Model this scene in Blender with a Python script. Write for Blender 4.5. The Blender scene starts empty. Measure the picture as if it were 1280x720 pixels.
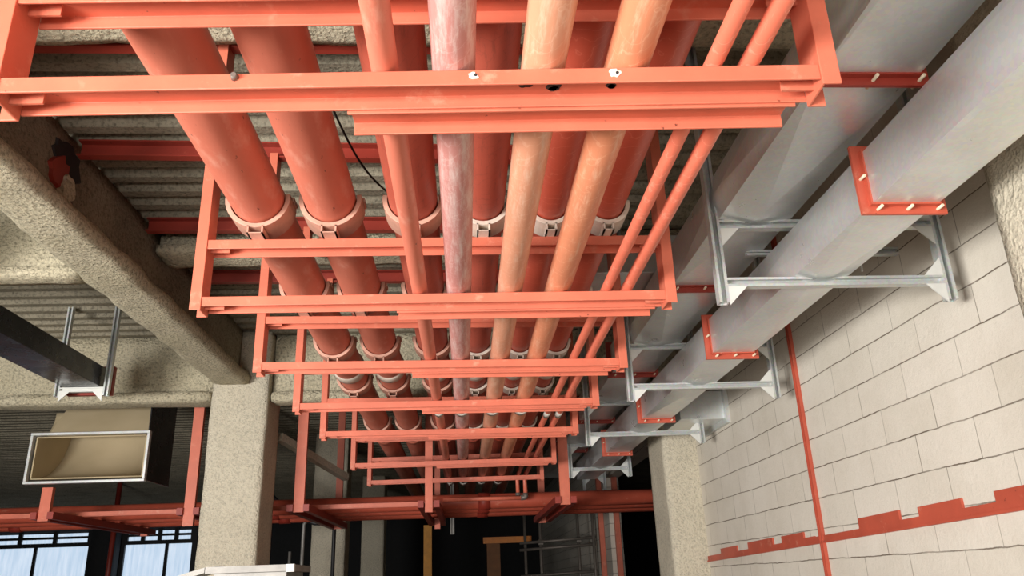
import bpy, bmesh, math, random
from mathutils import Vector, Matrix, noise

random.seed(7)
U = 1.2            # one layout unit in metres (layout is measured from the eye point)
EYE = 1.5          # eye height in metres
C = bpy.context.scene.collection
PI = math.pi


def W(x, y, z):
    """layout units -> metres (world)"""
    return Vector((x * U, y * U, z * U + EYE))


# ------------------------------------------------------------------ materials
class NT:
    def __init__(self, name):
        self.m = bpy.data.materials.new(name)
        self.m.use_nodes = True
        self.t = self.m.node_tree
        self.b = self.t.nodes['Principled BSDF']

    def n(self, kind, **kw):
        nd = self.t.nodes.new(kind)
        for k, v in kw.items():
            if isinstance(k, str) and hasattr(nd, k):
                setattr(nd, k, v)
        return nd

    def l(self, a, b):
        self.t.links.new(a, b)

    def coord(self, scale=(1, 1, 1)):
        tc = self.n('ShaderNodeTexCoord')
        mp = self.n('ShaderNodeMapping')
        mp.inputs['Scale'].default_value = scale
        self.l(tc.outputs['Object'], mp.inputs['Vector'])
        return mp.outputs['Vector']

    def noise(self, vec, scale, detail=4, rough=.6):
        nd = self.n('ShaderNodeTexNoise')
        nd.inputs['Scale'].default_value = scale
        nd.inputs['Detail'].default_value = detail
        nd.inputs['Roughness'].default_value = rough
        self.l(vec, nd.inputs['Vector'])
        return nd.outputs['Fac']

    def ramp(self, fac, stops):
        nd = self.n('ShaderNodeValToRGB')
        el = nd.color_ramp.elements
        while len(el) < len(stops):
            el.new(.5)
        for e, (p, c) in zip(el, stops):
            e.position = p
            e.color = (*c, 1)
        self.l(fac, nd.inputs['Fac'])
        return nd.outputs['Color']

    def mix(self, fac, a, b, mode='MIX'):
        nd = self.n('ShaderNodeMix', data_type='RGBA', blend_type=mode)
        if isinstance(fac, (int, float)):
            nd.inputs[0].default_value = fac
        else:
            self.l(fac, nd.inputs[0])
        for i, v in ((6, a), (7, b)):
            if isinstance(v, tuple):
                nd.inputs[i].default_value = (*v, 1)
            else:
                self.l(v, nd.inputs[i])
        return nd.outputs[2]

    def bump(self, h, strength, dist, prev=None):
        nd = self.n('ShaderNodeBump')
        nd.inputs['Strength'].default_value = strength
        nd.inputs['Distance'].default_value = dist
        self.l(h, nd.inputs['Height'])
        if prev is not None:
            self.l(prev, nd.inputs['Normal'])
        return nd.outputs['Normal']

    def done(self, color, rough=.5, metal=0., normal=None, spec=.5):
        if isinstance(color, tuple):
            self.b.inputs['Base Color'].default_value = (*color, 1)
        else:
            self.l(color, self.b.inputs['Base Color'])
        if isinstance(rough, (int, float)):
            self.b.inputs['Roughness'].default_value = rough
        else:
            self.l(rough, self.b.inputs['Roughness'])
        self.b.inputs['Metallic'].default_value = metal
        self.b.inputs['Specular IOR Level'].default_value = spec
        if normal is not None:
            self.l(normal, self.b.inputs['Normal'])
        return self.m


def s2l(r, g, b):
    f = lambda c: (c / 255 / 12.92) if c / 255 <= .04045 else ((c / 255 + .055) / 1.055) ** 2.4
    return (f(r), f(g), f(b))


def mul(c, k):
    return tuple(min(1, v * k) for v in c)


def primer(name, base, dust=None, dust_at=.62, rough=.5, streak=(1, 1, 1)):
    """red oxide primer paint with blotches, faint dust and tiny dark specks"""
    t = NT(name)
    v = t.coord(streak)
    n1 = t.noise(v, 3.0, 5, .6)
    c = t.ramp(n1, [(.3, mul(base, .82)), (.55, base), (.75, mul(base, 1.16))])
    if dust:
        n2 = t.noise(v, 9.0, 8, .7)
        f = t.ramp(n2, [(dust_at - .08, (0, 0, 0)), (dust_at + .1, (1, 1, 1))])
        c = t.mix(f, c, dust)
    n3 = t.noise(v, 40.0, 3, .6)
    sp = t.ramp(n3, [(.24, (1, 1, 1)), (.3, (0, 0, 0))])
    c = t.mix(sp, c, mul(base, .25))
    nb = t.bump(t.noise(v, 60, 3), .25, .002)
    return t.done(c, rough, 0, nb)


def scratched(name, base, pale, at=.55, rough=.45):
    """pipe paint with handling scuffs: long scratches and pale dusty patches"""
    t = NT(name)
    v = t.coord((1, 1, 1))
    vs = t.coord((9, 1.2, 9))
    n1 = t.noise(v, 2.2, 5, .65)
    c = t.ramp(n1, [(.3, mul(base, .85)), (.6, base), (.8, mul(base, 1.12))])
    n2 = t.noise(vs, 4, 9, .75)
    f = t.ramp(n2, [(at - .05, (0, 0, 0)), (at + .14, (.85, .85, .85))])
    c = t.mix(f, c, pale)
    w = t.n('ShaderNodeTexWave', wave_type='BANDS', bands_direction='DIAGONAL')
    w.inputs['Scale'].default_value = 7
    w.inputs['Distortion'].default_value = 14
    w.inputs['Detail'].default_value = 4
    t.l(v, w.inputs['Vector'])
    f2 = t.ramp(w.outputs['Fac'], [(.975, (0, 0, 0)), (1, (.25, .25, .25))])
    c = t.mix(f2, c, mul(pale, 1.15))
    nb = t.bump(n2, .15, .002)
    return t.done(c, rough, 0, nb)


def sprayed(name, c1, c2, grain=38, strength=1.0, dist=.02, holes=True, dark=.30):
    """coarse sprayed fireproofing"""
    t = NT(name)
    v = t.coord()
    n1 = t.noise(v, grain, 6, .65)
    n0 = t.noise(v, 2.0, 3, .5)
    c = t.ramp(n0, [(.3, c1), (.7, c2)])
    if holes:
        d = t.ramp(n1, [(.33, (dark,) * 3), (.52, (1, 1, 1))])
        c = t.mix(1.0, c, d, 'MULTIPLY')
    vo = t.n('ShaderNodeTexVoronoi')
    vo.inputs['Scale'].default_value = grain * 1.3
    t.l(v, vo.inputs['Vector'])
    b1 = t.bump(n1, strength, dist)
    b2 = t.bump(vo.outputs['Distance'], strength * .5, dist * .5, b1)
    return t.done(c, .95, 0, b2, .1)


def galvanised(name, base=(.74, .77, .765), rough=.34, metal=.62, stains=False):
    t = NT(name)
    v = t.coord()
    vo = t.n('ShaderNodeTexVoronoi')
    vo.inputs['Scale'].default_value = 70
    t.l(v, vo.inputs['Vector'])
    n1 = t.noise(v, 1.3, 4, .6)
    c = t.ramp(n1, [(.3, mul(base, .82)), (.7, mul(base, 1.1))])
    c = t.mix(.12, c, vo.outputs['Color'], 'OVERLAY')
    if stains:
        n2 = t.noise(v, 1.1, 2, .5)
        f = t.ramp(n2, [(.70, (0, 0, 0)), (.80, (.5, .5, .5))])
        c = t.mix(f, c, s2l(196, 160, 96))
    r = t.ramp(t.noise(v, 5, 5), [(.3, (rough - .08,) * 3), (.7, (rough + .1,) * 3)])
    nb = t.bump(t.noise(v, .9, 2), .35, .03)
    return t.done(c, r, metal, nb)


def plain(name, c, rough=.6, metal=0., var=.15):
    t = NT(name)
    v = t.coord()
    n = t.noise(v, 8, 4)
    return t.done(t.ramp(n, [(.3, mul(c, 1 - var)), (.7, mul(c, 1 + var))]), rough, metal)


RED = s2l(212, 112, 86)
M = {}
M['primer'] = primer('red_primer', RED, s2l(224, 152, 126), .66)
M['primer_deep'] = primer('deep_red_primer', s2l(150, 52, 38), s2l(170, 80, 62), .68)
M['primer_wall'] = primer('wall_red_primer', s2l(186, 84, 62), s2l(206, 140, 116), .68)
M['pipe_salmon'] = primer('salmon_pipe_paint', s2l(216, 122, 98), s2l(224, 158, 136), .62, .5, (1, .35, 1))
M['pipe_deep'] = scratched('deep_red_pipe_paint', s2l(192, 84, 62), s2l(214, 136, 110), .66, .38)
M['pipe_brown'] = scratched('brown_red_pipe_paint', s2l(190, 92, 72), s2l(112, 62, 50), .60, .5)
M['pipe_purple'] = scratched('faded_pink_pipe_paint', s2l(200, 136, 128), s2l(218, 194, 186), .50, .5)
M['pipe_tan'] = scratched('tan_orange_pipe_paint', s2l(222, 154, 122), s2l(228, 190, 164), .54, .42)
M['pipe_orange'] = scratched('orange_pipe_paint', s2l(218, 138, 102), s2l(228, 184, 154), .56, .42)
M['pipe_pink'] = scratched('pink_small_pipe_paint', s2l(226, 118, 92), s2l(238, 172, 150), .64, .45)
M['white_thread'] = plain('white_sealed_thread', s2l(214, 206, 196), .6)
M['saddle'] = plain('cream_saddle', s2l(196, 150, 130), .5, 0, .2)
M['saddle_pale'] = plain('pale_saddle', s2l(214, 200, 184), .5, 0, .12)
M['spray'] = sprayed('sprayed_fireproofing', s2l(206, 195, 166), s2l(220, 209, 182), 38, 1.0, .03, True, .5)
M['spray_fine'] = sprayed('fine_sprayed_plaster', s2l(212, 202, 180), s2l(224, 214, 192), 44, 1.0, .02, True, .72)
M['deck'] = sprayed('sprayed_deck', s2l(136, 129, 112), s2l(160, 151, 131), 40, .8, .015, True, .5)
M['galv'] = galvanised('galvanised_sheet', stains=True)
M['galv_dark'] = galvanised('dark_galvanised_sheet', (.035, .037, .04), .25, .5)
M['strut'] = galvanised('galvanised_strut', (.62, .64, .62), .42, .45)
M['strut_white'] = plain('pale_galvanised_gusset', s2l(222, 222, 216), .5, .2, .06)
M['bolt'] = plain('bright_bolt', s2l(236, 218, 190), .4, .2, .05)
M['cloth'] = sprayed('beige_duct_board', s2l(188, 170, 136), s2l(202, 184, 150), 12, .15, .004, False)
M['black'] = plain('black_rubber', (.012, .012, .013), .5)
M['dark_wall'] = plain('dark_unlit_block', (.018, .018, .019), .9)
M['concrete'] = sprayed('concrete_floor', s2l(138, 134, 126), s2l(154, 150, 142), 12, .2, .004, False)
M['tube'] = plain('scaffold_tube', s2l(120, 112, 104), .5, .4)
M['yellow'] = plain('yellow_paint', s2l(222, 150, 30), .5)
M['brown'] = plain('brown_paint', s2l(120, 72, 22), .6)
M['orange'] = plain('orange_paint', s2l(210, 124, 30), .5)
M['conduit'] = plain('grey_conduit', s2l(150, 146, 140), .5, .3)
M['frame_white'] = galvanised('bright_flange', (.72, .73, .72), .4, .3)
M['char'] = plain('burnt_paint', (.02, .016, .015), .8)
M['slag'] = plain('weld_slag', s2l(236, 228, 214), .7)


def block_wall_mat(z0):
    t = NT('aac_block_wall')
    tc = t.n('ShaderNodeTexCoord')
    sx = t.n('ShaderNodeSeparateXYZ')
    t.l(tc.outputs['Object'], sx.inputs[0])
    nz = t.n('ShaderNodeTexNoise')
    nz.inputs['Scale'].default_value = 2.2
    nz.inputs['Detail'].default_value = 6
    nz.inputs['Roughness'].default_value = .7
    t.l(tc.outputs['Object'], nz.inputs['Vector'])
    # wavy hand-laid courses
    off = t.n('ShaderNodeMath', operation='MULTIPLY_ADD')
    t.l(nz.outputs['Fac'], off.inputs[0])
    off.inputs[1].default_value = .03
    off.inputs[2].default_value = -.015 - z0
    zz = t.n('ShaderNodeMath', operation='ADD')
    t.l(sx.outputs['Z'], zz.inputs[0])
    t.l(off.outputs[0], zz.inputs[1])
    cb = t.n('ShaderNodeCombineXYZ')
    t.l(sx.outputs['Y'], cb.inputs[0])
    t.l(zz.outputs[0], cb.inputs[1])
    br = t.n('ShaderNodeTexBrick')
    br.offset = .42
    br.inputs['Scale'].default_value = 1
    br.inputs['Brick Width'].default_value = .52
    br.inputs['Row Height'].default_value = .199
    br.inputs['Mortar Size'].default_value = .0032
    br.inputs['Mortar Smooth'].default_value = .25
    br.inputs['Bias'].default_value = 0
    br.inputs['Color1'].default_value = (*s2l(210, 202, 187), 1)
    br.inputs['Color2'].default_value = (*s2l(222, 214, 201), 1)
    br.inputs['Mortar'].default_value = (*s2l(120, 110, 98), 1)
    t.l(cb.outputs[0], br.inputs['Vector'])
    # the joints are closed in many places
    n4 = t.n('ShaderNodeTexNoise')
    n4.inputs['Scale'].default_value = 3.4
    n4.inputs['Detail'].default_value = 3
    t.l(tc.outputs['Object'], n4.inputs['Vector'])
    vis = t.ramp(n4.outputs['Fac'], [(.36, (.25, .25, .25)), (.6, (1, 1, 1))])
    # bed joints are open almost everywhere, head joints only here and there
    bed = t.n('ShaderNodeTexBrick')
    bed.inputs['Scale'].default_value = 1
    bed.inputs['Brick Width'].default_value = 900
    bed.inputs['Row Height'].default_value = .199
    bed.inputs['Mortar Size'].default_value = .0036
    bed.inputs['Mortar Smooth'].default_value = .3
    t.l(cb.outputs[0], bed.inputs['Vector'])
    n5 = t.noise(tc.outputs['Object'], 1.7, 2)
    vis2 = t.ramp(n5, [(.50, (.05, .05, .05)), (.66, (.7, .7, .7))])
    hd = t.n('ShaderNodeMath', operation='MULTIPLY')
    t.l(br.outputs['Fac'], hd.inputs[0])
    t.l(vis2, hd.inputs[1])
    bd = t.n('ShaderNodeMath', operation='MULTIPLY')
    t.l(bed.outputs['Fac'], bd.inputs[0])
    t.l(vis, bd.inputs[1])
    jf = t.n('ShaderNodeMath', operation='MAXIMUM')
    t.l(hd.outputs[0], jf.inputs[0])
    t.l(bd.outputs[0], jf.inputs[1])
    face = t.ramp(nz.outputs['Fac'], [(.3, s2l(204, 195, 179)), (.5, s2l(216, 208, 194)), (.7, s2l(226, 219, 206))])
    face = t.mix(.45, face, br.outputs['Color'])
    col = t.mix(jf.outputs[0], face, s2l(118, 106, 92))
    inv = t.n('ShaderNodeMath', operation='SUBTRACT')
    inv.inputs[0].default_value = 1
    t.l(jf.outputs[0], inv.inputs[1])
    b1 = t.bump(inv.outputs[0], .8, .012)
    fine = t.noise(tc.outputs['Object'], 30, 7, .75)
    b2 = t.bump(fine, .5, .010, b1)
    return t.done(col, .92, 0, b2, .15)


# ------------------------------------------------------------------ mesh helpers (world metres)
class B:
    """collects geometry given in layout units"""

    def __init__(self):
        self.bm = bmesh.new()

    def face(self, pts):
        return self.bm.faces.new([self.bm.verts.new(p) for p in pts])

    def box(self, x0, x1, y0, y1, z0, z1):
        r = bmesh.ops.create_cube(self.bm, size=1)
        a, b = W(x0, y0, z0), W(x1, y1, z1)
        for v in r['verts']:
            v.co = Vector((a[i] + (v.co[i] + .5) * (b[i] - a[i]) for i in range(3)))
        return self

    def obox(self, p, q, w, h, up=(0, 0, 1)):
        """bar from p to q with section w (sideways) x h (up), layout units"""
        p, q = W(*p), W(*q)
        d = (q - p)
        L = d.length
        d.normalize()
        s = d.cross(Vector(up)).normalized()
        u = s.cross(d)
        r = bmesh.ops.create_cube(self.bm, size=1)
        for v in r['verts']:
            c = v.co.copy()
            v.co = p + d * ((c.x + .5) * L) + s * (c.y * w * U) + u * (c.z * h * U)
        return self

    def prism(self, prof, axis, a, b):
        """extrude a closed profile along an axis; profile pairs are the other two axes in order"""
        def pt(u, v, t):
            return W(t, u, v) if axis == 'X' else W(u, t, v) if axis == 'Y' else W(u, v, t)
        A = [self.bm.verts.new(pt(u, v, a)) for u, v in prof]
        Bv = [self.bm.verts.new(pt(u, v, b)) for u, v in prof]
        n = len(prof)
        self.bm.faces.new(A)
        self.bm.faces.new(Bv[::-1])
        for i in range(n):
            self.bm.faces.new([A[i], Bv[i], Bv[(i + 1) % n], A[(i + 1) % n]][::-1])
        return self

    def tube(self, path, r, n=20, caps=True, smooth=True):
        """round tube through layout points; r one radius or a list"""
        pts = [W(*p) for p in path]
        rings = []
        prev = None
        for i, p in enumerate(pts):
            if i == 0:
                d = pts[1] - p
            elif i == len(pts) - 1:
                d = p - pts[-2]
            else:
                d = (pts[i + 1] - p).normalized() + (p - pts[i - 1]).normalized()
            d.normalize()
            ref = Vector((0, 0, 1)) if abs(d.z) < .9 else Vector((1, 0, 0))
            s = d.cross(ref).normalized()
            if prev is not None and s.dot(prev) < 0:
                s = -s
            prev = s
            u = s.cross(d)
            rr = (r[i] if isinstance(r, (list, tuple)) else r) * U
            rings.append([self.bm.verts.new(p + (s * math.cos(2 * PI * k / n) + u * math.sin(2 * PI * k / n)) * rr) for k in range(n)])
        for a, b in zip(rings, rings[1:]):
            for k in range(n):
                f = self.bm.faces.new([a[k], a[(k + 1) % n], b[(k + 1) % n], b[k]])
                f.smooth = smooth
        if caps:
            self.bm.faces.new(rings[0][::-1])
            self.bm.faces.new(rings[-1])
        return self

    def rough_box(self, x0, x1, y0, y1, z0, z1, step=.06, amp=.012, bev=.02, seed=0):
        """a box of thick sprayed coat: rounded edges and an uneven surface"""
        nx = max(1, min(60, round((x1 - x0) / step)))
        ny = max(1, min(110, round((y1 - y0) / step)))
        nz = max(1, min(60, round((z1 - z0) / step)))
        c = ((x0 + x1) / 2, (y0 + y1) / 2, (z0 + z1) / 2)
        hd = ((x1 - x0) / 2, (y1 - y0) / 2, (z1 - z0) / 2)
        bev = min(bev, min(hd) * .9)
        vd = {}

        def V(i, j, k):
            if (i, j, k) in vd:
                return vd[(i, j, k)]
            p = Vector((x0 + (x1 - x0) * i / nx, y0 + (y1 - y0) * j / ny, z0 + (z1 - z0) * k / nz))
            q = Vector((max(-h + bev, min(h - bev, p[a] - c[a])) + c[a] for a, h in enumerate(hd)))
            d = p - q
            nn = d.normalized() if d.length > 1e-6 else Vector((0, 0, 0))
            if d.length > 1e-6:
                p = q + nn * bev
            s = noise.noise(p * 4 + Vector((seed, 0, 0))) + .5 * noise.noise(p * 11 + Vector((0, seed, 0)))
            p = p + nn * s * amp
            vd[(i, j, k)] = self.bm.verts.new(W(*p))
            return vd[(i, j, k)]

        def quad(a, b, c_, d):
            f = self.bm.faces.new([V(*a), V(*b), V(*c_), V(*d)])
            f.smooth = True
        for i in range(nx):
            for j in range(ny):
                quad((i, j, 0), (i, j + 1, 0), (i + 1, j + 1, 0), (i + 1, j, 0))
                quad((i, j, nz), (i + 1, j, nz), (i + 1, j + 1, nz), (i, j + 1, nz))
        for i in range(nx):
            for k in range(nz):
                quad((i, 0, k), (i + 1, 0, k), (i + 1, 0, k + 1), (i, 0, k + 1))
                quad((i, ny, k), (i, ny, k + 1), (i + 1, ny, k + 1), (i + 1, ny, k))
        for j in range(ny):
            for k in range(nz):
                quad((0, j, k), (0, j, k + 1), (0, j + 1, k + 1), (0, j + 1, k))
                quad((nx, j, k), (nx, j + 1, k), (nx, j + 1, k + 1), (nx, j, k + 1))
        return self

    def obj(self, name, mat, parent=None, at=None, bevel=0.0):
        """finish: vertices become relative to the thing's base"""
        if at is None:
            at = PARENT_AT.get(parent.name) if parent is not None else None
        if at is None:
            zs = [v.co for v in self.bm.verts]
            lo = Vector((min(v[i] for v in zs) for i in range(3)))
            hi = Vector((max(v[i] for v in zs) for i in range(3)))
            at = Vector(((lo.x + hi.x) / 2, (lo.y + hi.y) / 2, lo.z))
        bmesh.ops.recalc_face_normals(self.bm, faces=self.bm.faces)
        for v in self.bm.verts:
            v.co -= at
        me = bpy.data.meshes.new(name)
        self.bm.to_mesh(me)
        self.bm.free()
        me.materials.append(mat)
        o = bpy.data.objects.new(name, me)
        C.objects.link(o)
        if parent is not None:
            o.parent = parent
        else:
            o.location = at
        PARENT_AT[o.name] = at
        if bevel:
            md = o.modifiers.new('bevel', 'BEVEL')
            md.width = bevel
            md.segments = 2
            md.limit_method = 'ANGLE'
        return o


PARENT_AT = {}


def thing(name, label, cat, at, group=None):
    o = bpy.data.objects.new(name, None)
    C.objects.link(o)
    o.location = W(*at)
    PARENT_AT[o.name] = W(*at)
    return tag(o, label, cat, group)


def tag(o, label, cat, group=None, kind=None):
    o['label'] = label
    o['category'] = cat
    if group:
        o['group'] = group
    if kind:
        o['kind'] = kind
    return o


def struct(o):
    o['kind'] = 'structure'
    return o


def copy_tree(o, parent=None):
    c = o.copy()
    C.objects.link(c)
    if parent is not None:
        c.parent = parent
    for ch in list(o.children):
        copy_tree(ch, c)
    return c


ORD = ['nearest', 'second', 'third', 'fourth', 'fifth', 'sixth', 'seventh']

# ================================================================== the setting
FLOOR = -EYE / U
DECK = 2.18
WALLX = 2.03
struct(B().box(-15, 6, -7, 23, FLOOR - .1, FLOOR).obj('floor', M['concrete'], at=W(0, 0, FLOOR)))

# corrugated deck (ribs run across)
d = B()
prof = []
y = -7.0
P = .172
while y < 23:
    prof += [(y, DECK), (y + P * .36, DECK), (y + P * .52, DECK + .06), (y + P * .84, DECK + .06)]
    y += P
rows = []
for i in range(5):
    x = -15 + 21 * i / 4
    rows.append([d.bm.verts.new(W(x, a, b)) for a, b in prof])
for r0, r1 in zip(rows, rows[1:]):
    for k in range(len(prof) - 1):
        d.bm.faces.new([r0[k], r1[k], r1[k + 1], r0[k + 1]])
top = d.bm.verts
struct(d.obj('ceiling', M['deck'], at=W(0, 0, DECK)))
struct(B().box(-15, 6, -7, 23, DECK + .1, DECK + .2).obj('trim_1', M['dark_wall']))

wall_mat = block_wall_mat(EYE + .224 * U)
w = B()
w.box(WALLX, WALLX + .17, -4, 7.6, FLOOR, DECK)
struct(w.obj('wall_right', wall_mat, at=Vector((0, 0, 0))))
w = B()
w.box(WALLX, WALLX + .17, 11.5, 22.6, FLOOR, DECK)
struct(w.obj('wall_right_far', wall_mat, at=Vector((0, 0, 0))))
struct(B().box(WALLX, WALLX + .17, 7.6, 11.5, 1.35, DECK).obj('wall_right_lintel', wall_mat, at=Vector((0, 0, 0))))
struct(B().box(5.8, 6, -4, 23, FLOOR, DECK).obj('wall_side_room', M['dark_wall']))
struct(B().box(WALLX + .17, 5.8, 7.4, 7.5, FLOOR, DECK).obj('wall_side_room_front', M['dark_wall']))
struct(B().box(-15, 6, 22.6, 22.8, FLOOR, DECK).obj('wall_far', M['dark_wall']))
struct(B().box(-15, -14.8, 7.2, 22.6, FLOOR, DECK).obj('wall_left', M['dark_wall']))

# ---- columns
def column(x0, x1, y0, y1, mat, label, seed, top=DECK):
    o = B().rough_box(x0, x1, y0, y1, FLOOR, top, .05, .008, .016, seed).obj('sprayed_column', mat)
    return tag(o, label, 'column')


column(-2.18, -1.70, 6.87, 7.38, M['spray_fine'], 'big sprayed beige column under the end of the long girder', 3)
column(1.73, 2.35, 6.87, 7.45, M['spray_fine'], 'sprayed beige column against the block wall beyond the ducts', 5)
column(1.73, 2.4, 1.55, 2.24, M['spray_fine'], 'pale sprayed column on the block wall beside the nearest duct hanger', 9)
column(-2.20, -1.72, 11.95, 12.45, M['spray_fine'], 'cream column standing in the dark behind the cross pipe rack', 11)
column(-2.12, -1.66, 17.0, 17.6, M['spray_fine'], 'grey column deepest in the dark hall, right of the cream one', 13)

# ---- sprayed girder along the left, with web and rounded bottom flange
g = thing('steel_girder', 'long sprayed girder running to the big beige column on the left', 'girder', (-2.0, 2, 1.68))
B().rough_box(-2.16, -1.85, -3, 6.86, 1.68, 1.79, .05, .014, .045, 21).obj('bottom_flange', M['spray'], g)
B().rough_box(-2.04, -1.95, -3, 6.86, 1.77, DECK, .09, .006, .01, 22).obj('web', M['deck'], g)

b = B()
n = 18
for (yy, zz, ry, rz, mat, nm, xo) in ((3.56, 2.03, .15, .10, 'char', 'ragged_hole', .010), (3.50, 1.94, .085, .085, 'primer_deep', 'red_plate', .020), (3.58, 1.88, .06, .07, 'spray', 'spray_lump', .035)):
    b = B()
    ring = [.75 + .4 * random.random() for _ in range(n)]
    A = [b.bm.verts.new(W(-1.95 + xo, yy + math.cos(2 * PI * k / n) * ry * ring[k], zz + math.sin(2 * PI * k / n) * rz * ring[k])) for k in range(n)]
    Z = [b.bm.verts.new(W(-1.96, yy + math.cos(2 * PI * k / n) * ry * ring[k] * 1.1, zz + math.sin(2 * PI * k / n) * rz * ring[k] * 1.1)) for k in range(n)]
    b.bm.faces.new(A)
    b.bm.faces.new(Z[::-1])
    for k in range(n):
        b.bm.faces.new([A[k], Z[k], Z[(k + 1) % n], A[(k + 1) % n]])
    b.obj(nm, M[mat], g)

# ---- cross beams
def cross_beam(x0, x1, yf0, yf1, z0, z1, yw0, yw1, label, seed):
    t = thing('cross_beam', label, 'beam', ((x0 + x1) / 2, yw0, z0))
    B().rough_box(x0, x1, yf0, yf1, z0, z1, .06, .012, .035, seed).obj('bottom_flange', M['spray'], t)
    if yw1 > yw0:
        B().rough_box(x0, x1, yw0, yw1, z1 - .02, DECK, .09, .006, .01, seed + 1).obj('web', M['spray'], t)
    return t


cross_beam(-9, -2.19, 6.87, 7.15, 1.555, 1.65, 7.0, 7.06, 'sprayed cross beam running left from the top of the big column', 31)
cross_beam(-1.69, 1.72, 6.9, 7.15, 1.545, 1.64, 7.0, 7.06, 'sprayed cross beam between the two columns behind the pipes', 33)
cross_beam(-9, -2.175, 4.28, 4.46, 1.70, 1.78, 4.34, 4.40, 'sprayed cross beam left of the girder above the dark duct', 35)
cross_beam(-1.93, 2.0, 4.66, 4.94, 2.0, 2.08, 4.76, 4.82, 'shallow sprayed beam under the deck by the fourth trapeze', 37)
cross_beam(-1.93, 2.0, 2.44, 2.66, 2.02, 2.09, 2.50, 2.56, 'shallow sprayed beam under the deck above the nearest trapeze', 39)

# ================================================================== pipe trapezes
CW, CF, CT = .090, .036, .006         # channel width, flange, thickness


def channel_down(y, ztop):
    """web on top, toes down; section in (y, z)"""
    return [(y, ztop - CF), (y, ztop), (y + CW, ztop), (y + CW, ztop - CF), (y + CW - CT, ztop - CF),
            (y + CW - CT, ztop - CT), (y + CT, ztop - CT), (y + CT, ztop - CF)]


def channel_post(xin, y, s):
    """upright channel: web at xin facing the middle, toes outwards (s = -1 left, +1 right); section in (x, y)"""
    return [(xin, y), (xin, y + CW), (xin + s * .040, y + CW), (xin + s * .040, y + CW - CT), (xin + s * CT, y + CW - CT),
            (xin + s * CT, y + CT), (xin + s * .040, y + CT), (xin + s * .040, y)]


FR = [(1.415, 1.358, 2.11), (2.733, 2.728, 2.11), (3.63, 3.679, 2.11), (4.528, 4.55, 2.11), (5.419, 5.465, 2.11), (6.94, 6.90, 1.57), (8.15, 8.06, 2.11)]
XL, XR, XM = -.935, .757, -.089
frame_desc = [
    'nearest red trapeze of channels, its beam marked with burns and slag',
    'second red trapeze from the front, carrying the largest visible saddle clamps',
    'third red trapeze from the front, level with the second duct flanges',
    'fourth red trapeze from the front, near the second duct hanger',
    'fifth red trapeze from the front, its lower beam in front of the big column',
    'sixth red trapeze from the front, hung under the sprayed cross beam',
    'smallest, farthest red trapeze just before the cross pipe rack']
UP_TOP, LOW_TOP = 1.224, 1.0
for i, (ya, yb, ztop) in enumerate(FR):
    ym = (ya + yb) / 2
    t = thing('pipe_trapeze', frame_desc[i], 'pipe support frame', (XM, ym, .955), 'red pipe trapezes in a row')
    t.rotation_euler.z = math.atan2(yb - ya, XR - XL)
    for s, x in ((-1, XL), (1, XR)):
        h = B().prism(channel_post(x, ym - .004, s), 'Z', .950, ztop)
        h.obj('hanger', M['primer'], t, bevel=.002)
    B().prism(channel_down(ym, UP_TOP), 'X', XL, XR).obj('upper_beam', M['primer'], t, bevel=.002)
    lo = B().prism(channel_down(ym, LOW_TOP), 'X', XL, XR).obj('lower_beam', M['primer'], t, bevel=.002)
    # shorter second channel set right behind the lower beam
    if i < 6:
        B().prism(channel_down(ym + CW + .001, LOW_TOP - .006), 'X', -.245, .735).obj('rear_channel', M['primer'], t, bevel=.002)
    # end cleats inside the beams
    for zz in (UP_TOP, LOW_TOP):
        for s, x in ((1, XL), (-1, XR)):
            B().box(min(x, x + s * .07), max(x, x + s * .07), ym + .04, ym + .046, zz - CF, zz - CT).obj('cleat', M['primer'], t)
    if ztop > 2:
        cb = B()
        yc = ym + .005
        cb.prism([(yc, ztop - .02), (yc + .05, ztop - .02), (yc + .05, DECK), (yc, DECK), (yc, DECK - .008), (yc + .043, DECK - .008),
                  (yc + .043, ztop - .012), (yc, ztop - .012)], 'X', -1.93, .94)
        cb.obj('ceiling_channel', M['primer_deep'], t)
    if i == 0:
        for (x, r1) in ((.03, .011), (.325, .014)):
            b = B()
            n = 14
            ring = [(r1 * (.65 + .5 * random.random())) for _ in range(n)]
            A = [b.bm.verts.new(W(x + math.cos(2 * PI * k / n) * ring[k], ym - .0015, .985 + math.sin(2 * PI * k / n) * ring[k] * .8)) for k in range(n)]
            Z = [b.bm.verts.new(W(x + math.cos(2 * PI * k / n) * ring[k], ym + .001, .985 + math.sin(2 * PI * k / n) * ring[k] * .8)) for k in range(n)]
            b.bm.faces.new(A)
            b.bm.faces.new(Z[::-1])
            for k in range(n):
                b.bm.faces.new([A[k], Z[k], Z[(k + 1) % n], A[(k + 1) % n]])
            b.obj('slag_spot', M['slag'], lo)
            b = B()
            b.tube([(x + .004, ym - .003, .986), (x + .004, ym - .001, .986)], .0036, 7)
            b.obj('burn_hole', M['char'], lo)
        for (x, y_, w_) in ((.14, .046, .018), (.205, .058, .022), (.325, .055, .02)):
            b = B()
            for k in range(4):
                a, r = random.random() * 6, random.random() * w_ * .6
                cx, cy = x + math.cos(a) * r, ym + y_ + math.sin(a) * r * .5
                b.tube([(cx, cy, .9945), (cx, cy, .9925)], [w_ * .5, w_ * .4], 9)
            b.obj('burn_mark', M['char'], lo)
        for x in (-.46,):
            b = B()
            b.tube([(x, ym - .012, .99), (x, ym, .99)], [.006, .009], 8)
            b.obj('weld_stud', M['tube'], lo)

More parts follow.
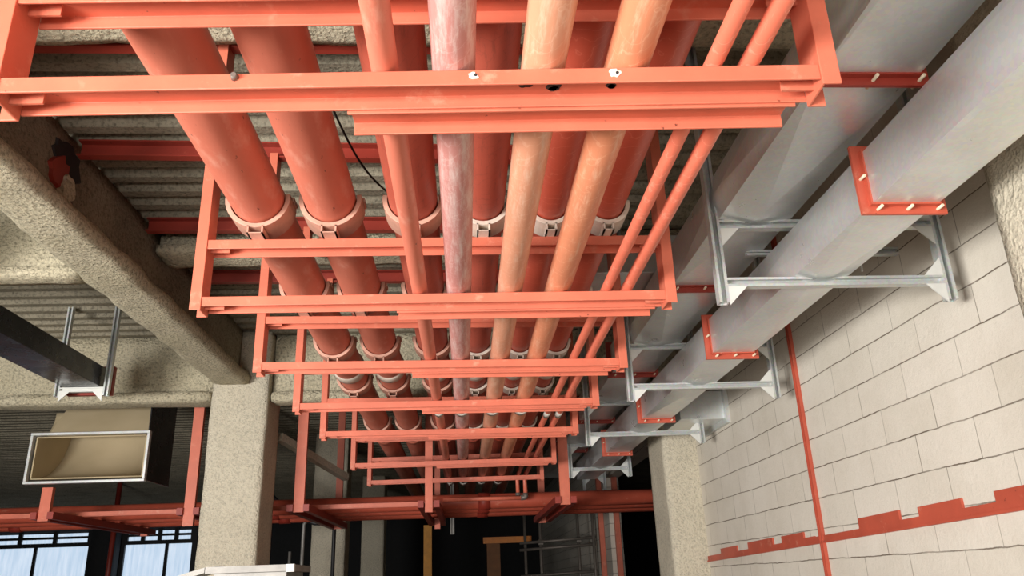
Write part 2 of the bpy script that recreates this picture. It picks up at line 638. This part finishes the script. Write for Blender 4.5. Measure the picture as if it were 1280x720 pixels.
# ================================================================== pipes
UPPER = [  # x, r, mat, description
    (-.752, .0965, 'pipe_salmon', 'leftmost'), (-.486, .0935, 'pipe_salmon', 'second'), (-.179, .0915, 'pipe_brown', 'third'),
    (.083, .082, 'pipe_brown', 'fourth'), (.337, .068, 'pipe_deep', 'fifth'), (.553, .066, 'pipe_deep', 'rightmost')]
up_desc = ['leftmost big salmon pipe of the upper row', 'second big salmon pipe of the upper row, right of the leftmost one',
           'big upper pipe partly hidden behind the thin lower pipe', 'big upper pipe partly hidden behind the faded pink pipe',
           'deep red upper pipe between the two tan orange pipes', 'deep red rightmost pipe of the upper row']
SAD = .034
for (x, r, mt, nm), ds in zip(UPPER, up_desc):
    zc = UP_TOP + SAD + .012 + r
    t = thing('fire_pipe', ds, 'pipe', (x, 4, zc - r), 'upper row of big pipes')
    B().tube([(x, yy, zc) for yy in (-2.5, 2, 6, 10, 15)], r, 40).obj('pipe_body', M[mt], t)
    for yc in (5.12, 7.6):
        b = B()
        b.tube([(x, yc - .055, zc), (x, yc - .045, zc), (x, yc + .045, zc), (x, yc + .055, zc)], [r * 1.02, r * 1.1, r * 1.1, r * 1.02], 40)
        b.obj('coupling', M['saddle_pale'] if yc < 6 else M[mt], t)

# saddle clamps under the upper pipes: cradle (half shell with lips) on a hollow foot
def saddle(x, y, r, mat, label):
    zb = UP_TOP
    t = thing('pipe_saddle', label, 'pipe clamp', (x, y, zb), 'saddle clamps under the big pipes')
    zc = UP_TOP + SAD + .012 + r
    b = B()
    n = 20
    ro, ri = r + .022, r + .005
    ya, yb = y - .085, y + .035
    a0, a1 = math.radians(172), math.radians(368)
    prof = [(x + math.cos(a0 + (a1 - a0) * k / n) * ro, zc + math.sin(a0 + (a1 - a0) * k / n) * ro) for k in range(n + 1)]
    prof += [(x + math.cos(a1 - (a1 - a0) * k / n) * ri, zc + math.sin(a1 - (a1 - a0) * k / n) * ri) for k in range(n + 1)]
    b.prism(prof, 'Y', ya, yb)
    b.obj('cradle', mat, t, bevel=.002)
    b = B()
    fw = r * .30
    zt = zc - ro + .006
    z0 = zb - .001
    for (xa, xb, za, zb2) in ((x - fw, x + fw, zt - .004, zt), (x - fw, x + fw, z0, z0 + .004), (x - fw, x - fw + .006, z0, zt), (x + fw - .006, x + fw, z0, zt)):
        b.box(xa, xb, y - .088, y + .04, za, zb2)
    b.obj('hollow_foot', mat, t)
    for s in (-1, 1):
        b = B()
        b.box(x + s * ro - .006, x + s * ro + .006, y - .045, y + .02, zc + .006, zc + .022)
        b.obj('lip', mat, t)
    return t


pipe_short = ['the leftmost big pipe', 'the second big pipe', 'the pipe behind the thin lower pipe', 'the pipe behind the faded pink pipe',
              'the deep red pipe between the tan ones', 'the rightmost deep red pipe']
for i in range(1, 6):
    ya, yb, _ = FR[i]
    for (x, r, mt, nm), ps in zip(UPPER, pipe_short):
        yy = ya + (yb - ya) * (x - XL) / (XR - XL) + .03
        saddle(x, yy, r, M['saddle'] if x < -.1 else M['saddle_pale'], f'pale saddle clamp under {ps} on the {ORD[i]} trapeze')

LOWER = [
    (-.157, .0293, 'pipe_salmon', 'thin salmon pipe, leftmost of the lower row', 8.6),
    (-.0115, .0470, 'pipe_purple', 'faded pink scratched pipe of the lower row', 8.64),
    (.1825, .0480, 'pipe_tan', 'pale tan pipe of the lower row right of the pink one', 8.66),
    (.3650, .0472, 'pipe_orange', 'orange tan pipe of the lower row with a ring scuff', 8.7),
]
for x, r, mt, ds, ye in LOWER:
    zc = LOW_TOP + r + .001
    t = thing('sprinkler_pipe', ds, 'pipe', (x, 3, LOW_TOP + .001), 'lower row of pipes')
    B().tube([(x, yy, zc) for yy in (-2.5, 2, 6, ye)], r, 32).obj('pipe_body', M[mt], t)
    for yc in (5.0,):
        B().tube([(x, yc - .05, zc), (x, yc + .03, zc)], r * 1.06, 32).obj('white_joint', M['white_thread'], t)
    B().tube([(x, ye - .01, zc), (x, ye + .22, zc)], r * .96, 32).obj('threaded_end', M['white_thread'], t)
# the two thin pipes at the right; the outer one turns left at its far end
for x, r, ds in ((.541, .0188, 'left one of the two thin pink pipes beside the ducts'), (.619, .0205, 'right one of the two thin pink pipes, dropping to a branch')):
    zc = LOW_TOP + r + .001
    t = thing('sprinkler_pipe', ds, 'pipe', (x, 3, LOW_TOP + .001), 'lower row of pipes')
    B().tube([(x, yy, zc) for yy in (-2.5, 2, 6, 8.2)], r, 24).obj('pipe_body', M['pipe_pink'], t)
    B().tube([(x, 5.02, zc), (x, 5.16, zc)], r * 1.08, 24).obj('white_joint', M['white_thread'], t)
    B().tube([(x, 8.19, zc), (x, 8.23, zc), (x, 8.26, zc - .012), (x, 8.272, zc - .045), (x, 8.272, .80 if x > .6 else .84)], r * 1.02, 20).obj('drop', M['pipe_pink'], t)
    if x > .6:
        B().tube([(x, 8.272, .845), (x - .002, 8.272, .815), (x - .012, 8.272, .803), (x - .05, 8.272, .80)], r * 1.35, 20).obj('elbow', M['tube'], t)
        B().tube([(x - .03, 8.272, .80), (-.22, 8.272, .80)], r, 24).obj('branch', M['pipe_pink'], t)
    else:
        B().tube([(x, 8.272, .85), (x, 8.272, .822)], r * 1.35, 20).obj('tee_collar', M['tube'], t)

# thin black cable hanging among the pipes
pts = []
for k in range(14):
    f = k / 13
    pts.append((-.475 + f * .16, 2.45 + f * .66, 1.66 - f * .05 - .06 * math.sin(f * PI)))
tag(B().tube(pts, .0045, 8).obj('loose_cable', M['black']), 'thin black cable slung between the second and third big pipes', 'cable')

# ================================================================== ducts on the right
def rect_flange(t, x0, x1, z0, z1, y, mat):
    b = B()
    e, th = .031, .05
    ya, yb = y - th / 2, y + th / 2
    # angle rings: a leg flat on the sheet and an upright leg, both sides of the joint
    for (yy0, yy1, ex) in ((ya, yb, .006), (y - .006, y + .006, e)):
        b.box(x0 - ex, x1 + ex, yy0, yy1, z0 - ex, z0)
        b.box(x0 - ex, x1 + ex, yy0, yy1, z1, z1 + ex)
        b.box(x0 - ex, x0, yy0, yy1, z0, z1)
        b.box(x1, x1 + ex, yy0, yy1, z0, z1)
    f = b.obj('flange', mat, t)
    n = 3
    for k in range(n):
        xx = x0 + (x1 - x0) * (k + .08) / (n - .84 + .0)
        xx = x0 + .02 + (x1 - x0 - .02) * k / (n - 1)
        B().tube([(xx, y - .036, z0 - .016), (xx, y + .03, z0 - .016)], .0052, 6).obj('bolt', M['bolt'], f)
    B().tube([(x0 - .016, y - .036, (z0 + z1) / 2), (x0 - .016, y + .03, (z0 + z1) / 2)], .0052, 6).obj('bolt', M['bolt'], f)
    return f


def duct_run(name, label, x0, x1, z0, z1, joints, y0, y1, group):
    t = thing(name, label, 'duct', ((x0 + x1) / 2, 3, z0), group)
    ys = [y0] + joints + [y1]
    for a, b_ in zip(ys, ys[1:]):
        b = B()
        # cross-broken sheet: every long side is folded to a very flat pyramid
        dp = .018
        ym_, xm_, zm_ = (a + b_) / 2, (x0 + x1) / 2, (z0 + z1) / 2
        cn = {(i, j, k): b.bm.verts.new(W((x0, x1)[i], (a + .001, b_ - .001)[j], (z0, z1)[k])) for i in (0, 1) for j in (0, 1) for k in (0, 1)}
        for quad, ctr in (([(0, 0, 0), (0, 1, 0), (1, 1, 0), (1, 0, 0)], (xm_, ym_, z0 - dp)), ([(0, 0, 1), (1, 0, 1), (1, 1, 1), (0, 1, 1)], (xm_, ym_, z1 + dp * .3)),
                          ([(0, 0, 0), (0, 0, 1), (0, 1, 1), (0, 1, 0)], (x0 - dp, ym_, zm_)), ([(1, 0, 0), (1, 1, 0), (1, 1, 1), (1, 0, 1)], (x1 + dp, ym_, zm_))):
            c_ = b.bm.verts.new(W(*ctr))
            for q in range(4):
                b.bm.faces.new([cn[quad[q]], cn[quad[(q + 1) % 4]], c_])
        for j in (0, 1):
            b.bm.faces.new([cn[(0, j, 0)], cn[(1, j, 0)], cn[(1, j, 1)], cn[(0, j, 1)]])
        b.obj('duct_section', M['galv'], t)
    for j in joints:
        rect_flange(t, x0, x1, z0, z1, j, M['primer_deep'] if z0 > 1.2 else M['primer_wall'])
    return t


duct_run('air_duct', 'upper galvanised duct hung beside the pipe trapezes', 1.020, 1.312, 1.318, 1.510, [1.85, 3.555, 5.25, 6.93, 8.6], -3, 11, 'galvanised ducts on the right')
duct_run('air_duct', 'lower galvanised duct nearest the block wall, red angle flanges', 1.287, 1.502, 1.072, 1.252, [2.18, 3.895, 5.64, 7.22], -3, 9.2, 'galvanised ducts on the right')

# stub of duct through the wall, past the second hanger
t = thing('branch_duct', 'short bluish duct stub entering the block wall', 'duct', (1.9, 6.3, 1.13))
B().box(1.66, WALLX + .02, 5.95, 6.5, 1.12, 1.34).obj('duct_section', M['galv'], t, bevel=.004)
B().box(WALLX - .03, WALLX - .0, 5.9, 6.55, 1.08, 1.38).obj('collar', M['strut'], t)
# galvanised duct branch crossing above the thin pipes
t = thing('branch_duct', 'bright galvanised duct crossing over the two thin pipes', 'duct', (.85, 4.4, 1.70))
B().box(.66, 1.30, 3.88, 4.20, 1.522, 1.74).obj('duct_section', M['galv'], t, bevel=.004)
B().box(.645, .66, 3.86, 4.22, 1.505, 1.76).obj('flange', M['frame_white'], t)

# duct hangers: two posts, two crossbars, gussets
def gusset(x, z, sx, sz, y, L=.075):
    b = B()
    prof = [(x, z), (x + sx * L, z), (x, z + sz * L)]
    A = [b.bm.verts.new(W(px, y - .012, pz)) for px, pz in prof]
    Bv = [b.bm.verts.new(W(px, y - .006, pz)) for px, pz in prof]
    b.bm.faces.new(A)
    b.bm.faces.new(Bv[::-1])
    for k in range(3):
        b.bm.faces.new([A[k], A[(k + 1) % 3], Bv[(k + 1) % 3], Bv[k]])
    return b


def strut_post(x, y, w=.040):
    """C strut: open slot facing the camera; section in (x, y)"""
    h, tk, lip = w / 2, .005, .011
    return [(x - h, y), (x - h + lip, y), (x - h + lip, y + tk), (x - h + tk, y + tk), (x - h + tk, y + w - tk), (x + h - tk, y + w - tk),
            (x + h - tk, y + tk), (x + h - lip, y + tk), (x + h - lip, y), (x + h, y), (x + h, y + w), (x - h, y + w)]


def strut_bar(y, zt, w=.036):
    """C strut laid flat; section in (y, z)"""
    z0 = zt - w
    tk, lip = .005, .010
    return [(y, z0), (y, z0 + lip), (y + tk, z0 + lip), (y + tk, z0 + tk), (y + w - tk, z0 + tk), (y + w - tk, zt - tk), (y + tk, zt - tk),
            (y + tk, zt - lip), (y, zt - lip), (y, zt), (y + w, zt), (y + w, z0)]


hang_desc = ['nearest galvanised duct hanger, its post in front of the second flange', 'second galvanised duct hanger, before the duct stub in the wall',
             'third galvanised duct hanger, against the far sprayed column', 'fourth, small galvanised duct hanger beyond the far column',
             'farthest tiny galvanised duct hanger in the dark']
HY = [(2.79, 1.00, 1.905), (4.52, .985, 1.86), (6.12, .965, 1.865), (8.15, 1.08, 1.69), (10.9, 1.62, 1.90)]
for i, (yy, xl, xr) in enumerate(HY):
    t = thing('duct_hanger', hang_desc[i], 'duct hanger', ((xl + xr) / 2, yy, .97), 'galvanised duct hangers')
    zb = .97
    for x in (xl, xr):
        B().prism(strut_post(x, yy), 'Z', zb, DECK).obj('post', M['strut'], t)
    B().prism(strut_bar(yy, 1.070), 'X', xl + .02, xr - .02).obj('lower_crossbar', M['strut'], t)
    B().prism(strut_bar(yy, 1.315), 'X', xl + .02, xr - .02).obj('upper_crossbar', M['strut'], t)
    for zz in (1.034, 1.279):
        gusset(xl + .02, zz, 1, -1, yy + .012).obj('gusset', M['strut_white'], t)
        gusset(xr - .02, zz, -1, -1, yy + .012).obj('gusset', M['strut_white'], t)
        gusset(xr - .02, zz + .036, -1, 1, yy + .012).obj('gusset', M['strut_white'], t)

# short slotted strut brackets around the ducts
t = thing('strut_bracket', 'short slotted strut bracket on the block wall behind the lower duct', 'bracket', (1.9, 3.3, 1.36))
B().prism(strut_bar(3.28, 1.40, .034), 'X', 1.74, WALLX).obj('slotted_arm', M['strut'], t)
B().box(1.83, 1.838, 3.275, 3.283, 1.28, 1.37).obj('hook', M['strut_white'], t)
t = thing('strut_bracket', 'small strut piece bridging the gap between both ducts', 'bracket', (1.30, 3.12, 1.30))
B().prism(strut_bar(3.10, 1.316, .024), 'X', 1.235, 1.40).obj('slotted_arm', M['strut'], t)

# ================================================================== block wall fittings
t = thing('wall_post', 'thin red steel post standing against the block wall', 'post', (WALLX - .02, 4.59, FLOOR))
b = B()
b.prism([(WALLX - .022, 4.572), (WALLX - .001, 4.572), (WALLX - .001, 4.612), (WALLX - .022, 4.612), (WALLX - .022, 4.606), (WALLX - .008, 4.606),
         (WALLX - .008, 4.578), (WALLX - .022, 4.578)], 'Z', FLOOR, DECK)
b.obj('channel', M['primer_wall'], t)

# red tie beam seen through the courses: straight bottom edge, stepped top edge
t = thing('wall_tie_beam', 'red steel strip along the block wall with a stepped upper edge', 'beam', (WALLX, 4.5, .13))


def zlow(y):
    return .188 + (4.52 - y) * (.243 - .188) / (4.52 - 2.8) * .62 - .042


b = B()
steps = [(2.3, 3.0, .085), (3.0, 3.22, .045), (3.22, 3.55, .085), (3.55, 3.72, .045), (3.72, 4.13, .090), (4.13, 4.50, .040), (4.50, 4.70, .040), (4.70, 4.85, .045), (4.85, 5.2, .080),
         (5.2, 5.36, .040), (5.36, 5.85, .085), (5.85, 6.1, .042), (6.1, 6.5, .082), (6.5, 6.88, .045)]
for (a, c, h) in steps:
    pr = [(a, zlow(a)), (c, zlow(c)), (c, zlow(c) + h), (a, zlow(a) + h)]
    b.prism(pr, 'X', WALLX - .012, WALLX + .05)
b.obj('web_strip', M['primer_wall'], t)
b = B()
b.prism([(2.3, zlow(2.3)), (6.88, zlow(6.88)), (6.88, zlow(6.88) + .012), (2.3, zlow(2.3) + .012)], 'X', WALLX - .02, WALLX + .0)
b.obj('lower_lip', M['primer_wall'], t)

# ================================================================== left bay: dark duct, hanger, duct mouth
t = thing('dark_duct', 'dark glossy duct hung under the deck left of the girder', 'duct', (-2.95, 3, 1.53))
B().box(-3.08, -2.80, -2, 6.30, 1.525, 1.685).obj('duct_section', M['galv_dark'], t, bevel=.004)
B().box(-3.11, -2.77, 6.29, 6.33, 1.49, 1.72).obj('end_flange', M['primer_deep'], t)
t = thing('duct_hanger', 'galvanised hanger holding the dark duct on the left', 'duct hanger', (-2.93, 6.15, 1.47))
for x in (-3.12, -2.755):
    B().prism(strut_post(x, 6.15), 'Z', 1.455, DECK).obj('post', M['strut'], t)
B().prism(strut_bar(6.15, 1.522), 'X', -3.10, -2.775).obj('crossbar', M['strut_white'], t)
gusset(-3.10, 1.49, 1, -1, 6.16, .08).obj('gusset', M['strut_white'], t)
gusset(-2.775, 1.49, -1, -1, 6.16, .08).obj('gusset', M['strut_white'], t)

# duct mouth: elbow whose open end faces us inside a bright flange
t = thing('duct_mouth', 'open beige duct elbow with a bright rectangular flange', 'duct', (-3.3, 7.4, .96))
x0, x1 = -3.83, -2.84
yF = 7.31


def elbow(name, mat, inset, th):
    """box elbow going up and back: front skin, side skins and the curved back"""
    b = B()
    n = 10
    xa, xb = x0 + inset, x1 - inset
    z0, z1 = .967 + inset, 1.37 - inset
    cy, cz = yF + .0, 1.63
    outer, inner = [], []
    for k in range(n + 1):
        a = PI / 2 * k / n
        outer.append((cy + math.sin(a) * (cz - z0), cz - math.cos(a) * (cz - z0)))
        inner.append((cy + math.sin(a) * (cz - z1), cz - math.cos(a) * (cz - z1)))
    for prof in (outer, inner):
        A = [b.bm.verts.new(W(xa, p[0], p[1])) for p in prof]
        Z = [b.bm.verts.new(W(xb, p[0], p[1])) for p in prof]
        for k in range(n):
            f = b.bm.faces.new([A[k], Z[k], Z[k + 1], A[k + 1]])
            f.smooth = True
    for xx in (xa, xb):
        A = [b.bm.verts.new(W(xx, p[0], p[1])) for p in outer]
        Z = [b.bm.verts.new(W(xx, p[0], p[1])) for p in inner]
        for k in range(n):
            b.bm.faces.new([A[k], A[k + 1], Z[k + 1], Z[k]])
    o = b.obj(name, mat, t)
    md = o.modifiers.new('thick', 'SOLIDIFY')
    md.thickness = th
    return o


elbow('elbow_shell', M['cloth'], .02, .012)
fb = B()
fb.prism([(7.33, 1.37), (7.345, 1.37), (7.72, 1.77), (7.70, 1.785)], 'X', x0 + .10, x1 - .02)
fb.obj('upper_skin', M['cloth'], t)
fb = B()
fb.box(x1 - .01, x1, yF + .01, 7.95, .967, 1.75)
fb.obj('side_skin', M['galv_dark'], t)
b = B()
e = .022
for (a, c, z0, z1) in ((x0 - e, x1 + e, .967 - e, .967), (x0 - e, x1 + e, 1.37, 1.37 + e), (x0 - e, x0, .967, 1.37), (x1, x1 + e, .967, 1.37)):
    b.box(a, c, yF - .03, yF + .02, z0, z1)
b.obj('flange', M['frame_white'], t, bevel=.004)

# ================================================================== cross pipe rack behind the columns
RY = 10.0
rack_desc = ['trapeze of the cross pipe rack under the open duct mouth', 'long hanger trapeze of the cross pipe rack left of the big column',
             'trapeze of the cross pipe rack just right of the big column', 'trapeze of the cross pipe rack below the small pipe trapezes',
             'trapeze of the cross pipe rack below the farthest duct hangers']
rack_x = [(-3.70, .64, .93), (-2.45, .56, 2.16), (-1.49, .65, 2.16), (-.327, .615, 2.16), (.92, .645, 2.16)]
for (x, zb, zt), ds in zip(rack_x, rack_desc):
    t = thing('cross_rack_trapeze', ds, 'pipe support frame', (x, 8.4, zb), 'trapezes of the cross pipe rack')
    for yy, hw in ((7.42, .045 if abs(x + .327) > .01 else .034), (9.75, .04 if abs(x + .327) > .01 else .032)):
        b = B()
        b.prism([(x - hw, yy), (x + hw, yy), (x + hw, yy + .05), (x + hw - .007, yy + .05), (x + hw - .007, yy + .007), (x - hw + .007, yy + .007),
                 (x - hw + .007, yy + .05), (x - hw, yy + .05)], 'Z', zb, zt)
        b.obj('hanger', M['primer'], t)
    for s in (-1, 1):
        B().box(x + s * .072 - .026, x + s * .072 + .026, 7.39, 9.85, .655, .715).obj('bearer', M['primer_deep'], t)
rp = [(8.50, .078, 'front pipe of the red cross pipes, nearest to the trapezes'), (8.95, .058, 'middle pipe of the red cross pipes'), (9.5, .065, 'rear pipe of the red cross pipes')]
for yy, r, ds in rp:
    t = thing('cross_pipe', ds, 'pipe', (-3, yy, .716), 'red cross pipes on the rack')
    B().tube([(xx, yy, .717 + r) for xx in (-9.5, -4, 0, 3.0)], r, 28).obj('pipe_body', M['primer_wall'], t)  # darker red than the trapezes, painting in the dimmer light back here
    for xx in (-5.0, -2.05, .2):
        B().tube([(xx - .06, yy, .717 + r), (xx + .06, yy, .717 + r)], r * 1.14, 28).obj('coupling', M['primer_deep'], t)
t = thing('cross_channel', 'red channel laid along the front of the cross pipe rack', 'beam', (-3, 7.9, .716), None)
B().prism([(7.86, .716), (7.86, .75), (7.95, .75), (7.95, .716), (7.943, .716), (7.943, .743), (7.867, .743), (7.867, .716)], 'X', -9.5, -.36).obj('channel', M['primer'], t)

# ================================================================== dark hall behind
# windows in the far left wall: bright panes in dark frames
for i, (xa, xb, zt) in enumerate([(-10.4, -9.55, 1.24), (-9.4, -8.85, 1.24), (-11.9, -10.6, 1.24)]):
    pass
FY = 22.4
wins = [(-13.4, -9.85, 'window_1'), (-8.92, -7.2, 'window_2')]
em = NT('daylit_sheet')
v = em.coord((6, 1, .6))
nn = em.noise(v, 1.6, 4)
cc = em.ramp(nn, [(.3, s2l(176, 200, 224)), (.6, s2l(206, 222, 240)), (.8, s2l(226, 236, 248))])
em.l(cc, em.b.inputs['Emission Color'])
em.b.inputs['Emission Strength'].default_value = 1.0
pane_m = em.done((.3, .33, .36), .6)
for xa, xb, nm in wins:
    w = struct(B().box(xa, xb, FY, FY + .03, FLOOR, 1.26).obj(nm, pane_m))
    B().box(xa, xb, FY, FY + .03, 1.36, 1.46).obj('transom_pane', pane_m, w)
    B().box(xa, xb, FY, FY + .03, 1.52, 1.60).obj('transom_pane', pane_m, w)
    b = B()
    b.box(xa - .1, xb + .1, FY - .06, FY - .01, 1.26, 1.36)
    b.box(xa - .1, xb + .1, FY - .06, FY - .01, 1.46, 1.52)
    x = xa
    while x <= xb + .01:
        b.box(x - .05, x + .05, FY - .07, FY - .005, 1.26, 1.66)
        x += (xb - xa) / 4
    b.obj('window_frame', M['black'], w)
    b = B()
    xm = xa + (xb - xa) * .62
    b.box(xm - .04, xm + .04, FY - .05, FY - .005, FLOOR, 1.3)
    b.box(xa - .12, xa, FY - .08, FY + .03, FLOOR, 1.66)
    b.box(xb, xb + .12, FY - .08, FY + .03, FLOOR, 1.66)
    b.obj('mullion', M['black'], w)

# dark pier and brown standpipe between the windows
tag(B().rough_box(-9.5, -8.98, 21.6, 22.2, FLOOR, DECK, .3, .01, .02, 4).obj('dark_pier', M['dark_wall']), 'dark pier between the two bright far windows', 'pier')
tag(B().tube([(-7.05, 17, FLOOR), (-7.05, 17, DECK)], .05, 14).obj('standpipe', M['primer_deep']), 'brown standpipe in front of the dark pier by the windows', 'pipe')

# sheet-metal box low in front of the big column
t = thing('sheet_metal_box', 'pale sheet metal box top in front of the big column', 'box', (-1.3, 5.0, FLOOR))
B().box(-1.47, -1.05, 5.0, 5.5, FLOOR, .105).obj('body', M['conduit'], t, bevel=.004)
b = B()
for (xa, xb, ya, yb) in ((-1.51, -1.01, 4.96, 4.99), (-1.51, -1.01, 5.51, 5.54), (-1.51, -1.48, 4.99, 5.51), (-1.04, -1.01, 4.99, 5.51)):
    b.box(xa, xb, ya, yb, .105, .142)
b.obj('rim', M['conduit'], t)
B().box(-1.04, -.995, 4.93, 4.965, .10, .142).obj('tab', M['strut_white'], t)
b = B()
b.prism([(4.98, .14), (5.4, .16), (5.4, .13), (4.98, .11)], 'X', -1.9, -1.52)
for v_ in b.bm.verts:
    f = (v_.co.x / U + 1.52) / -.38
    v_.co.z -= f * .10 * U
b.obj('side_flap', M['conduit'], t)

# bent black hose and conduits right of the big column
tag(B().tube([(-2.66, 10.2, 1.30), (-2.44, 10.2, 1.16), (-2.24, 10.2, .97), (-2.04, 10.2, .83), (-1.84, 10.2, .755), (-1.66, 10.2, .745), (-1.60, 10.2, .68), (-1.60, 10.2, FLOOR)], .025, 14).obj('bent_hose', M['black']),
    'black bent hose curving down beside the cream column', 'hose')
tag(B().tube([(-1.99, 10.3, FLOOR), (-1.99, 10.3, .75), (-1.90, 10.3, .90), (-2.5, 10.3, .91)], .022, 12).obj('conduit', M['conduit']),
    'grey conduit with a bend at its top beside the cream column', 'conduit')
tag(B().tube([(-2.14, 10.3, FLOOR), (-2.14, 10.3, .44)], .018, 12).obj('conduit', M['conduit']), 'short straight grey conduit left of the bent one', 'conduit')
tag(B().tube([(-2.9, 11.2, .93), (-1.3, 11.2, .93)], .018, 12).obj('conduit', M['conduit']), 'level grey conduit crossing under the red rack', 'conduit')
# sloping brace by the column top
tag(B().obox((-1.72, 7.5, 1.34), (-1.28, 8.8, 1.12), .07, .07).obj('steel_brace', M['spray_fine']), 'sprayed steel brace sloping away from the big column', 'brace')

# scaffold tubes
t = thing('scaffold', 'grey tube scaffold standing in the dark behind the red rack', 'scaffold', (1.4, 13, FLOOR))
for x, y_ in ((1.18, 13), (1.78, 13), (1.96, 12.6), (.98, 13.6)):
    B().tube([(x, y_, FLOOR), (x, y_, 1.15)], .024, 12).obj('pole', M['tube'], t)
for z_, y_ in ((.57, 12.97), (.47, 13.03), (.08, 13)):
    B().tube([(.85, y_, z_ - .01), (1.98, y_ - .3, z_ + .03)], .022, 12).obj('ledger', M['tube'], t)
for x, z_ in ((1.18, .565), (1.18, .06), (1.78, .58)):
    B().box(x - .04, x + .04, 12.93, 13.0, z_ - .04, z_ + .04).obj('coupler', M['tube'], t, bevel=.01)
B().tube([(.98, 13.05, .0), (1.25, 13.05, .1)], .02, 12).obj('brace', M['tube'], t)

# door jamb posts where the block wall resumes
for k, yy in enumerate((11.45, 12.0)):
    t = thing('door_post', ['inner red channel post at the dark wall opening', 'outer red channel post at the dark wall opening'][k], 'post', (WALLX, yy, FLOOR), 'red posts at the wall opening')
    xw = WALLX - .075 if k else WALLX + .06
    B().prism([(xw, yy - .04), (xw + .07, yy - .04), (xw + .07, yy - .032), (xw + .008, yy - .032), (xw + .008, yy + .032), (xw + .07, yy + .032),
               (xw + .07, yy + .04), (xw, yy + .04)], 'Z', FLOOR, DECK).obj('channel', M['primer'], t)

# orange steel far in the hall
tag(B().box(-.70, -.565, 14, 14.14, FLOOR, .95).obj('yellow_post', M['yellow']), 'yellow post standing deep in the dark hall', 'post')
t = thing('orange_gantry', 'orange painted beam and post deep in the dark hall', 'gantry', (.7, 14, FLOOR))
B().box(.30, 1.12, 14, 14.1, .62, .72).obj('beam', M['orange'], t)
B().box(.36, .58, 14.02, 14.2, FLOOR, .62).obj('post', M['brown'], t)
for x, y_, zb, ds in ((-.17, 11.0, .62, 'slim galvanised rod hanging in the dark left of the gantry'),):
    tag(B().prism(strut_post(x, y_, .05), 'Z', zb, DECK).obj('strut_rod', M['conduit']), ds, 'rod')

# ================================================================== light
def area(name, loc, target, sx, sy, power, color):
    l = bpy.data.lights.new(name, 'AREA')
    l.shape = 'RECTANGLE'
    l.size, l.size_y = sx, sy
    l.energy = power
    l.color = color
    o = bpy.data.objects.new(name, l)
    C.objects.link(o)
    o.location = loc
    o.rotation_euler = (Vector(target) - Vector(loc)).to_track_quat('-Z', 'Y').to_euler()
    return o


# daylight from left and behind; left one is an added lamp inside the hall
area('added_left_lamp', (-5.3, -2.2, 0.9), (0.6, 4.0, 2.7), 3.4, 1.5, 1080, (1, .98, .95))
area('daylight_back_opening', (-1.8, -4.6, .8), (0.0, 4.0, 2.7), 3.0, 1.2, 280, (1, .98, .95))

wd = bpy.data.worlds.new('sky')
bpy.context.scene.world = wd
wd.use_nodes = True
bg = wd.node_tree.nodes['Background']
bg.inputs['Color'].default_value = (.85, .92, 1, 1)
bg.inputs['Strength'].default_value = .06

# ================================================================== camera
cam = bpy.data.cameras.new('camera')
cam.sensor_width = 36
cam.lens = 988.05 / 1280 * 36
cam.clip_end = 200
co = bpy.data.objects.new('camera', cam)
C.objects.link(co)
p_, y_, r_ = .355714, .0673873, -.0369714
f = Vector((math.sin(y_) * math.cos(p_), math.cos(y_) * math.cos(p_), math.sin(p_)))
rt = Vector((math.cos(y_), -math.sin(y_), 0))
up = rt.cross(f)
rt2 = rt * math.cos(r_) + up * math.sin(r_)
up2 = up * math.cos(r_) - rt * math.sin(r_)
mw = Matrix((rt2, up2, -f)).transposed().to_4x4()
mw.translation = Vector((0, 0, EYE))
co.matrix_world = mw
sc = bpy.context.scene
sc.camera = co
sc.view_settings.view_transform = 'Standard'
sc.view_settings.look = 'None'
sc.view_settings.gamma = 1
sc.view_settings.exposure = 0
sc.view_settings.use_curve_mapping = False
sc.cycles.use_denoising = True
sc.cycles.max_bounces = 8
sc.cycles.diffuse_bounces = 4
